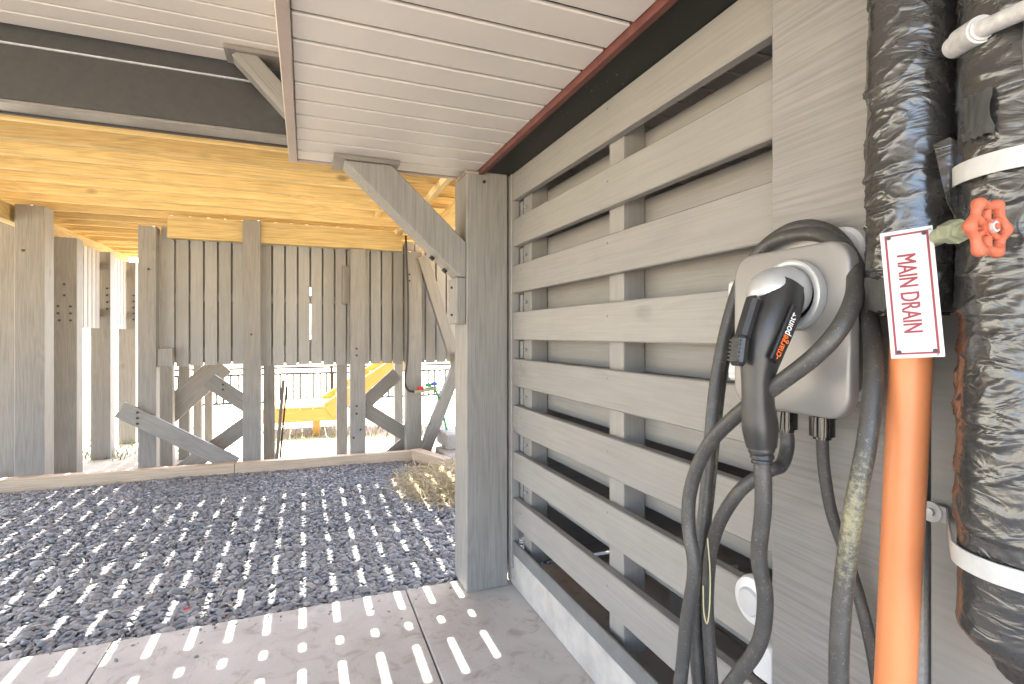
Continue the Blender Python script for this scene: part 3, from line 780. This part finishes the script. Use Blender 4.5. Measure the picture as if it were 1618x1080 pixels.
loft('handle', [hp(1238, 452), hp(1225, 485), hp(1212, 520), hp(1202, 560), hp(1197, 600), hp(1198, 640), hp(1201, 675), hp(1203, 706)],
     [(0.036, 0.034), (0.039, 0.037), (0.039, 0.036), (0.032, 0.031), (0.0235, 0.024), (0.024, 0.024), (0.027, 0.026), (0.0225, 0.022)], M['handle'], cn, 32, 2.7)
loft('boot', [hp(1203, 704), hp(1203, 712), hp(1203.5, 716), hp(1204, 722), hp(1204, 726), hp(1204, 731)],
     [(0.0215, 0.0215), (0.0215, 0.0215), (0.018, 0.018), (0.020, 0.020), (0.0165, 0.0165), (0.018, 0.018)], M['handle'], cn, 24, 2.0, n=3)
# release button on the outer side
bdir = (hp(1170, 545) - hp(1190, 475)).normalized()
p0 = hp(1192, 468); p1 = hp(1172, 535)
strut('latch_arm', p0, p1, 0.020, 0.026, M['handle'], cn, 0.006)
rb = strut('release_button', hp(1171, 528), hp(1165, 578), 0.022, 0.030, M['handle'], cn, 0.007)
for i in range(6):
    c_ = hp(1171, 528).lerp(hp(1165, 578), 0.18 + i * 0.125) + Vector((-0.011, 0, 0))
    strut('grip_rib', c_ + Vector((0, -0.012, 0)), c_ + Vector((0, 0.012, 0)), 0.0035, 0.003, M['bolt'], cn, 0.0005, ydir=Vector((1, 0, 0)))
# label strip and lettering on the side that faces the camera
def text_obj(name, body, size, origin, ex, ey, mat, parent, sx=1.0, extrude=0.0004, align='LEFT', weight=0.0):
    cu = bpy.data.curves.new(name, 'FONT'); cu.body = body; cu.size = size; cu.offset = weight; cu.extrude = extrude; cu.align_x = align; cu.align_y = 'CENTER'
    tmp = bpy.data.objects.new('t', cu); COL.objects.link(tmp)
    dg = bpy.context.evaluated_depsgraph_get(); me = bpy.data.meshes.new_from_object(tmp.evaluated_get(dg))
    bpy.data.objects.remove(tmp)
    ex = Vector(ex).normalized(); ey = Vector(ey); ey = (ey - ex * ey.dot(ex)).normalized(); ez = ex.cross(ey)
    R = Matrix((ex * sx, ey, ez)).transposed()
    for v_ in me.vertices: v_.co = R @ v_.co
    me.materials.clear(); me.materials.append(mat)
    w = max((Vector(v_.co).dot(ex) for v_ in me.vertices), default=0)
    o = bpy.data.objects.new(name, me); link(o, parent, origin); return o, w
lb0 = at_y(1221, 570, HY_ - 0.038); lb1 = at_y(1257, 482, HY_ - 0.040)
ex = (lb1 - lb0).normalized()
lab = strut('brand_strip', lb0, lb1, 0.021, 0.006, M['labelblack'], cn, 0.002, ydir=Vector((-0.25, 1, 0)))
ez = Vector((-0.25, -1, 0)).normalized(); ey = ez.cross(ex).normalized()
o_ = lb0 + ex * 0.004 + Vector((0.001, -0.0037, 0))
tO, w = text_obj('lettering', '-charge', 0.0185, o_, ex, ey, M['textorange'], cn, 0.82)
text_obj('lettering', 'point+', 0.0185, o_ + ex * (w + 0.0008), ex, ey, M['textwhite'], cn, 0.82)
# the cable: from the connector down, round under the frame, up over the charger, and back
R_ = 0.0138
C = lambda u, v, X: at_x(u, v, X)
cab = [
    [hp(1204, 728), C(1206, 800, 0.735), C(1199, 880, 0.745), C(1209, 945, 0.76), C(1200, 1015, 0.765), C(1165, 1068, 0.76), C(1120, 1130, 0.75), C(1080, 1220, 0.745), C(1055, 1180, 0.74), C(1074, 1085, 0.735),
     C(1085, 980, 0.735), C(1097, 900, 0.735), C(1088, 830, 0.735), C(1092, 770, 0.735), C(1118, 705, 0.735), C(1165, 655, 0.735), C(1228, 608, 0.735), C(1290, 560, 0.745), C(1332, 510, 0.77), C(1352, 455, 0.815), C(1343, 405, 0.865), C(1310, 375, 0.89),
     C(1262, 370, 0.895), C(1212, 388, 0.895), C(1175, 435, 0.885), C(1150, 510, 0.865), C(1132, 600, 0.84), C(1122, 700, 0.815), C(1114, 800, 0.80), C(1104, 890, 0.79), C(1098, 990, 0.79), C(1105, 1090, 0.79), C(1120, 1180, 0.79)],
    [C(1120, 1150, 0.82), C(1112, 1060, 0.815), C(1116, 960, 0.81), C(1110, 870, 0.805), C(1119, 780, 0.81), C(1128, 690, 0.835), C(1140, 590, 0.87), C(1160, 490, 0.905), C(1190, 410, 0.9105), C(1250, 362, 0.9105), C(1310, 366, 0.905), C(1352, 420, 0.89),
     C(1373, 500, 0.86), C(1381, 580, 0.82), C(1371, 690, 0.785), C(1352, 790, 0.765), C(1336, 900, 0.755), C(1327, 1000, 0.75), C(1326, 1090, 0.75), C(1335, 1180, 0.75)],
]
tube('cable', cab[0], R_, M['rubber'], cn, 14, 10)
tube('cable', cab[1], R_, M['dusty'], cn, 14, 10)
tube('cable', [C(1242, 676, 0.885), C(1244, 705, 0.885), C(1234, 735, 0.86), C(1212, 745, 0.83), C(1165, 780, 0.80), C(1128, 850, 0.79), C(1118, 950, 0.80), C(1124, 1060, 0.80), C(1130, 1150, 0.80)], R_ * 0.95, M['rubber'], cn, 14, 8)
pc = tube('power_cord', [C(1299, 690, 0.875), C(1302, 740, 0.885), C(1314, 810, 0.90), C(1338, 880, 0.92), C(1362, 960, 0.925), C(1382, 1050, 0.925), C(1395, 1150, 0.925)], 0.0105, M['rubber'], None, 12, 8)
tag(pc, 'straight dark power cord leaving the right-hand gland under the charger', 'cord')
ti = tube('cable_tie', [C(1118, 850, 0.775), C(1122, 905, 0.772), C(1121, 960, 0.772), C(1117, 985, 0.772), C(1112, 965, 0.772), C(1111, 925, 0.773)], 0.0014, M['cord'], None, 6, 6)
tag(ti, 'thin pale yellow wire loop hanging in the cable bundle', 'wire')
# white outlet box left of the charger and round white cap low on the slats
ob = thing('outlet_box', 'white outlet box on the slats half hidden behind the charger', 'outlet', (0.97, 0.95, 1.19))
board('box', (0.958, 0.991), (0.870, 1.000), (1.190, 1.428), M['white'], ob, 0.006)
board('face_plate', (0.952, 0.9575), (0.880, 0.990), (1.205, 1.413), M['white'], ob, 0.002)
for k in range(2):
    board('socket', (0.9505, 0.9518), (0.915, 0.955), (1.245 + .085 * k, 1.285 + .085 * k), M['signwhite'], ob, 0.0004)
rc = thing('round_cap', 'round white plastic cap beside the charger post, low behind the cable', 'cap', (0.97, 0.93, 0.68))
lathe_x('disc', [(0.026, 0.056), (0.006, 0.056), (-0.004, 0.052), (-0.012, 0.036)], Vector((0.965, 0.925, 0.683)), M['white'], rc)
lathe_x('lens', [(0.002, 0.034), (-0.006, 0.028), (-0.009, 0.012)], Vector((0.9525, 0.925, 0.683)), M['signwhite'], rc)
rc2 = thing('round_cap', 'second white cap at the lower edge of the charger post', 'cap', (0.97, 0.93, 0.56))
shell('disc', lambda i: rrect(0.868 + i, 0.93 - i, 0.515 + i, 0.60 - i, 0.012), [(0.9905, 0), (0.968, 0), (0.962, .004)], M['white'], rc2)

# ------------------------------------------------------------------ wrapped pipes
def wrapped(name, cx, cy, r, z0, z1, seed, label, seg=150, rows=460, flap=None):
    t_ = thing(name, label, 'pipe', (cx, cy, z0), 'pipes wrapped in black plastic')
    V = []
    for j in range(rows + 1):
        z = z0 + (z1 - z0) * j / rows
        for i in range(seg):
            a = 2 * math.pi * i / seg; ca, sa = math.cos(a), math.sin(a)
            q = Vector((ca * r * 9, sa * r * 9, z * 4 + seed))
            slow = noise.noise(q * 0.9) * 0.006
            tw = z + 0.10 * r * 6 * (i / seg if i < seg / 2 else 1 - i / seg)
            c1 = noise.noise(Vector((ca * 1.3 + 3.1 * seed, sa * 1.3, tw * 26 + seed)))
            c1 = (1 - abs(c1) * 2.2); c1 = max(0, c1) ** 4
            c2 = noise.noise(Vector((ca * 2.4, sa * 2.4 + seed, tw * 55 + 7 * ca + seed * 2)))
            c2 = max(0, 1 - abs(c2) * 2.4) ** 3
            msk = 0.3 + 0.9 * max(0, min(1, 0.35 + 1.9 * noise.noise(Vector((ca * 1.5, sa * 1.5, z * 3.1 + 11 + seed)))))
            lap = ((tw * 7.3 + seed) % 1.0); lapd = 0.0030 * (1 - lap) ** 2
            rr = r + slow + 0.0030 * c1 * msk + 0.0010 * c2 * msk + lapd
            e = min(1.0, max(0, z - z0) / (r * 0.35)); rr *= 0.80 + 0.20 * math.sqrt(max(0, 1 - (1 - e) ** 2))
            V.append((rr * ca, rr * sa, z - z0))
    V = np.array(V)
    idx = np.arange(rows * seg).reshape(rows, seg); nx = np.roll(np.arange(seg), -1)
    Fc = np.stack([idx, idx[:, nx], idx[:, nx] + seg, idx + seg], -1).reshape(-1, 4)
    o = np_mesh('wrapping', V, Fc, M['wrap'])
    COL.objects.unlink(o); link(o, t_, (cx, cy, z0))
    cyl('pipe_end', (cx, cy, z0 - 0.004), (cx, cy, z0 + 0.05), r * 0.78, M['wrap'], t_, 32)
    return t_
p1c = (0.857, 0.517); p2c = (0.856, 0.372)
wp1 = wrapped('wrapped_pipe', *p1c, 0.056, 1.332, SZ - 0.03, 3.7, 'black plastic wrapped pipe above the orange pipe, behind the drain sign')
wp2 = wrapped('wrapped_pipe', *p2c, 0.075, 0.900, SZ - 0.03, 9.2, 'thicker black plastic wrapped pipe at the right edge with white straps')
# loose flap of wrap on the first pipe, and ragged torn ends
def flap(parent, pts, mat, thick=0.0012):
    bm = bmesh.new(); c = bm.verts.new(sum((Vector(p) for p in pts), Vector()) / len(pts) + Vector((-0.004, 0, 0)))
    vs = [bm.verts.new(p) for p in pts]
    for i in range(len(vs)): bm.faces.new((vs[i], vs[(i + 1) % len(vs)], c))
    bmesh.ops.subdivide_edges(bm, edges=list(bm.edges), cuts=2, use_grid_fill=True)
    for v_ in bm.verts: v_.co.x += 0.003 * noise.noise(v_.co * 60)
    ext = bmesh.ops.solidify(bm, geom=list(bm.faces), thickness=thick)
    return bobj('wrap_flap', bm, mat, parent, (0, 0, 0), smooth=True, angle=60)
flap(wp1, [at_x(1474, 228, 0.800), at_x(1500, 217, 0.805), at_x(1522, 230, 0.815), at_x(1518, 290, 0.812), at_x(1508, 345, 0.802), at_x(1497, 320, 0.792)], M['wrap'])
flap(wp1, [at_x(1374, 420, 0.835), at_x(1392, 432, 0.815), at_x(1398, 482, 0.812), at_x(1380, 492, 0.83)], M['wrap'])
def patch(parent, c, r_, a0, a1, z0, z1, seed):
    bm = bmesh.new(); na, nz = 14, 6; g = []
    for j in range(nz + 1):
        row = []
        for i in range(na + 1):
            a = math.radians(a0 + (a1 - a0) * i / na); z = z0 + (z1 - z0) * j / nz
            ed_ = 0.006 * noise.noise(Vector((i * .9, seed, j * .7))) if (i in (0, na) or j in (0, nz)) else 0
            rr = r_ + 0.0015 * noise.noise(Vector((i * .6, j * .8, seed)))
            row.append(bm.verts.new((c[0] + rr * math.cos(a), c[1] + rr * math.sin(a) + ed_, z + ed_)))
        g.append(row)
    for j in range(nz):
        for i in range(na): bm.faces.new((g[j][i], g[j][i + 1], g[j + 1][i + 1], g[j + 1][i]))
    bmesh.ops.solidify(bm, geom=list(bm.faces), thickness=0.001)
    bobj('tape_patch', bm, M['tape'], parent, (0, 0, 0), smooth=True, angle=60)
patch(wp2, p2c, 0.0835, 196, 232, 1.60, 1.80, 2.2)
patch(wp2, p2c, 0.0830, 150, 176, 1.545, 1.60, 5.1)
patch(wp1, p1c, 0.0640, 170, 205, 1.86, 1.99, 7.4)
patch(wp1, p1c, 0.0635, 140, 215, 1.335, 1.385, 8.8)
# elbow that takes the thick pipe back into the wall
bm = tube_bm([Vector((p2c[0], p2c[1], 0.93)), Vector((p2c[0] + .01, p2c[1], 0.895)), Vector((p2c[0] + .05, p2c[1], 0.88)), Vector((0.961, p2c[1], 0.875))], 0.052, 24)
bobj('elbow', bm, M['wrap'], wp2, smooth=True, angle=50)
# orange pipe
op = thing('orange_pipe', 'orange plastic sprinkler pipe coming down out of the wrapping', 'pipe', (0.86, 0.53, 0))
cyl('pipe', (0.855, 0.513, 1.40), (0.862, 0.580, 0.001), 0.0275, M['orange'], op, 40)
cyl('coupling', (0.868, 0.562, 1.332), (0.868, 0.563, 1.30), 0.0315, M['orange'], op, 24) if False else None
# straps
def strap(z, label, lug=0.172, a0=127):
    t_ = thing('pipe_strap', label, 'strap', (p2c[0], p2c[1], z), 'white straps round the thick pipe')
    bm = bmesh.new(); r_ = 0.0825; pts = []
    pts.append(Vector((0.9475, p2c[1] + lug))); pts.append(Vector((0.9475, p2c[1] + lug - 0.022)))
    for k in range(26):
        a = math.radians(a0 + (360 - 2 * a0) * k / 25)
        pts.append(Vector((p2c[0] + r_ * math.cos(a), p2c[1] + r_ * math.sin(a))))
    pts.append(Vector((0.9475, p2c[1] - lug + 0.022))); pts.append(Vector((0.9475, p2c[1] - lug)))
    n_ = len(pts); rows = []
    for i, p in enumerate(pts):
        t0 = (pts[min(i + 1, n_ - 1)] - pts[max(0, i - 1)]).normalized(); nn = Vector((t0.y, -t0.x)) * 0.0014
        hw = 0.0125
        rows.append([bm.verts.new((p.x + nn.x * s, p.y + nn.y * s, z + h)) for s, h in ((1, -hw), (1, hw), (-1, hw), (-1, -hw))])
    for A, B in zip(rows, rows[1:]):
        for k in range(4): bm.faces.new((A[k], A[(k + 1) % 4], B[(k + 1) % 4], B[k]))
    bm.faces.new(rows[0]); bm.faces.new(list(reversed(rows[-1])))
    bobj('band', bm, M['strap'], t_, (0, 0, 0), smooth=True, angle=35)
    yl = p2c[1] + lug
    cyl('lug', (0.9485, yl, z), (0.9445, yl, z), 0.0165, M['strap'], t_, 20)
    cyl('screw', (0.945, yl, z), (0.9405, yl, z), 0.0065, M['steel'], t_, 8)
    return t_
strap(1.508, 'upper white strap round the thick wrapped pipe', 0.125, 62)
strap(1.012, 'lower white strap with a screwed lug round the thick wrapped pipe')

# ------------------------------------------------------------------ drain sign with chains
sg = thing('drain_sign', 'white MAIN DRAIN sign with maroon border hanging on chain', 'sign', at_x(1440, 462, 0.785))
XS = 0.784
PH = math.radians(28); sn_ = Vector((-math.cos(PH), -math.sin(PH), 0)); sc_ = at_x(1441, 463, 0.772)
def at_sign(u, v):
    d = ray(u, v); e0 = Vector((0, 0, EYE)); return e0 + d * ((sc_ - e0).dot(sn_) / d.dot(sn_))
TL, TR, BR, BL = at_sign(1386, 370), at_sign(1470, 356), at_sign(1497, 563), at_sign(1413, 566)
cen = (TL + TR + BR + BL) / 4
er = ((TR - TL) + (BR - BL)).normalized(); ed = ((BL - TL) + (BR - TR)); ed = (ed - er * ed.dot(er)).normalized()
wd = ((TR - TL).dot(er) + (BR - BL).dot(er)) / 2; ht = ((BL - TL).dot(ed) + (BR - TR).dot(ed)) / 2
nrm = er.cross(-ed)       # towards the viewer (-x)
def sp(a, b, off=0.0): return cen + er * a * wd / 2 + ed * b * ht / 2 + nrm * off
bm = bmesh.new()
f_ = [bm.verts.new(sp(a, b, 0.0012)) for a, b in ((-1, -1), (-1, 1), (1, 1), (1, -1))]
g_ = [bm.verts.new(sp(a, b, -0.0004)) for a, b in ((-1, -1), (-1, 1), (1, 1), (1, -1))]
bm.faces.new(f_); bm.faces.new(list(reversed(g_)))
for i in range(4): bm.faces.new((f_[i], g_[i], g_[(i + 1) % 4], f_[(i + 1) % 4]))
bobj('plate', bm, M['signwhite'], sg)
mw, mh = 0.0048 / (wd / 2), 0.0048 / (ht / 2); tw_, th_ = 0.0026 / (wd / 2), 0.0026 / (ht / 2)
bm = bmesh.new()
o1, o2 = (1 - mw, 1 - mh), (1 - mw - tw_, 1 - mh - th_)
ou = [bm.verts.new(sp(a * o1[0], b * o1[1], 0.0017)) for a, b in ((-1, -1), (-1, 1), (1, 1), (1, -1))]
inn = [bm.verts.new(sp(a * o2[0], b * o2[1], 0.0017)) for a, b in ((-1, -1), (-1, 1), (1, 1), (1, -1))]
for i in range(4): bm.faces.new((ou[i], ou[(i + 1) % 4], inn[(i + 1) % 4], inn[i]))
bobj('border', bm, M['signred'], sg)
tx, w = text_obj('lettering', 'MAIN DRAIN', 0.0300, cen + nrm * 0.0018, ed, er, M['signred'], sg, 0.63, 0.0003, 'CENTER')
tx.location += er * -0.003
for dd in (-0.0005, 0.0005):
    t2 = tx.copy(); COL.objects.link(t2); t2.location = tx.location + ed * dd + nrm * (0.0001 + dd * 0.1)
for a, b in ((-1, -1), (1, -1), (-1, 1), (1, 1)):
    p = sp(a * (1 - 0.0095 / (wd / 2)), b * (1 - 0.0085 / (ht / 2)), 0.0016); cyl('eyelet', p, p + nrm * 0.0012, 0.0028, M['bolt'], sg, 10)
def chain(p, q, sag, n_):
    P = [Vector(p).lerp(Vector(q), t_ / n_) - Vector((0, 0, sag * 4 * (t_ / n_) * (1 - t_ / n_))) for t_ in range(n_ + 1)]
    holder = bobj('chain', tube_bm([P[0], P[0] + (P[1] - P[0]) * 0.5], 0.0009, 6), M['steel'], sg)
    for i in range(n_):
        a, b = P[i], P[i + 1]; d_ = (b - a); L_ = d_.length * 0.72; d_.normalize()
        s_ = d_.cross(Vector((1, 0, 0)) if i % 2 else Vector((0.6, 0.2, 1))).normalized(); c_ = (a + b) / 2
        ring = [c_ + d_ * L_ * math.cos(k * math.pi / 5) + s_ * 0.0030 * math.sin(k * math.pi / 5) for k in range(10)]
        o = bobj('chain_link', tube_bm(ring, 0.0010, 5, closed=True), M['steel'], None, smooth=True)
        o.parent = holder; o.location = -Vector(sg.location)
chain(at_x(1366, 356, 0.815), sp(-0.85, -0.95, 0.003), 0.004, 5)
chain(sp(0.85, -0.95, 0.003), at_x(1512, 354, 0.775), 0.003, 6)
chain(sp(-0.85, 0.95, 0.003), at_x(1396, 585, 0.79), 0.0, 4)
chain(sp(0.78, 0.95, 0.003), at_x(1466, 583, 0.79), 0.0, 4)

# ------------------------------------------------------------------ drain valve
vl = thing('drain_valve', 'orange-red six-lobed valve handwheel beside the drain sign', 'valve', at_x(1560, 360, 0.72))
WC = at_x(1561, 360, 0.722); ax = Vector((-0.06, -0.99, 0.03)).normalized()
u1 = Vector((0, 0, 1)); u2 = ax.cross(u1).normalized()
def wheel_pt(r_, a, h): return WC + (u1 * math.sin(a) + u2 * math.cos(a)) * r_ + ax * h
rr = 0.0275
path = [wheel_pt(rr + 0.0030 * math.cos(6 * a), a, 0) for a in [2 * math.pi * k / 96 for k in range(96)]]
bm = tube_bm(path, 0.0072, 12, closed=True)
for v_ in bm.verts:
    d_ = v_.co - WC; rad = (d_ - ax * d_.dot(ax)); a = math.atan2(rad.dot(u1), rad.dot(u2))
    k_ = 1 + 0.42 * max(0, math.cos(6 * a)) ** 1.5
    ctr = wheel_pt(rr + 0.0030 * math.cos(6 * a), a, 0)
    v_.co = ctr + (v_.co - ctr) * (0.72 * k_)
bobj('rim', bm, M['valve'], vl, smooth=True)
for k in range(3):
    a = math.radians(60 * k * 2 + 30)
    bobj('spoke', tube_bm([wheel_pt(0.006, a, -0.001), wheel_pt(0.016, a, -0.001), wheel_pt(0.0265, a, 0)], lambda t_: 0.0048, 8), M['valve'], vl, smooth=True)
for k in range(3):
    a = math.radians(60 * k * 2 + 90)
    bobj('spoke', tube_bm([wheel_pt(0.006, a, -0.001), wheel_pt(0.016, a, -0.001), wheel_pt(0.0265, a, 0)], lambda t_: 0.0040, 8), M['valve'], vl, smooth=True)
cyl('hub', WC - ax * 0.010, WC + ax * 0.005, 0.0105, M['valve'], vl, 20, 0.002)
cyl('hub_nut', WC + ax * 0.005, WC + ax * 0.0085, 0.0068, M['signwhite'], vl, 6)
cyl('hub_screw', WC + ax * 0.0085, WC + ax * 0.0105, 0.0035, M['valve'], vl, 10)
back = WC - ax * 0.012
S0 = at_x(1500, 366, 0.765)
sax = (back - S0).normalized()
cyl('stem', S0 + sax * 0.02, back + sax * 0.004, 0.0068, M['brass'], vl, 16)
cyl('bonnet', S0 - sax * 0.004, S0 + sax * 0.030, 0.0150, M['brass'], vl, 6, 0.002)
cyl('packing_nut', S0 + sax * 0.030, S0 + sax * 0.040, 0.0105, M['brass'], vl, 6, 0.001)
cyl('inlet', Vector((0.835, 0.495, S0.z)), S0, 0.011, M['brass'], vl, 16)
# white pipe fitting at the top right
ft = thing('pipe_fitting', 'white threaded pipe fitting sticking out at the top right', 'fitting', at_x(1530, 60, 0.78))
A, B, Cc = at_x(1517, 66, 0.795), at_x(1553, 44, 0.77), at_x(1680, -12, 0.74)
cyl('collar', A, B, 0.0165, M['pipewhite'], ft, 24, 0.003)
cyl('flare', at_x(1506, 76, 0.805), A + (B - A) * 0.2, 0.0145, M['pipewhite'], ft, 24, 0.003)
cyl('pipe', B - (B - A) * 0.1, Cc, 0.0105, M['pipewhite'], ft, 20)
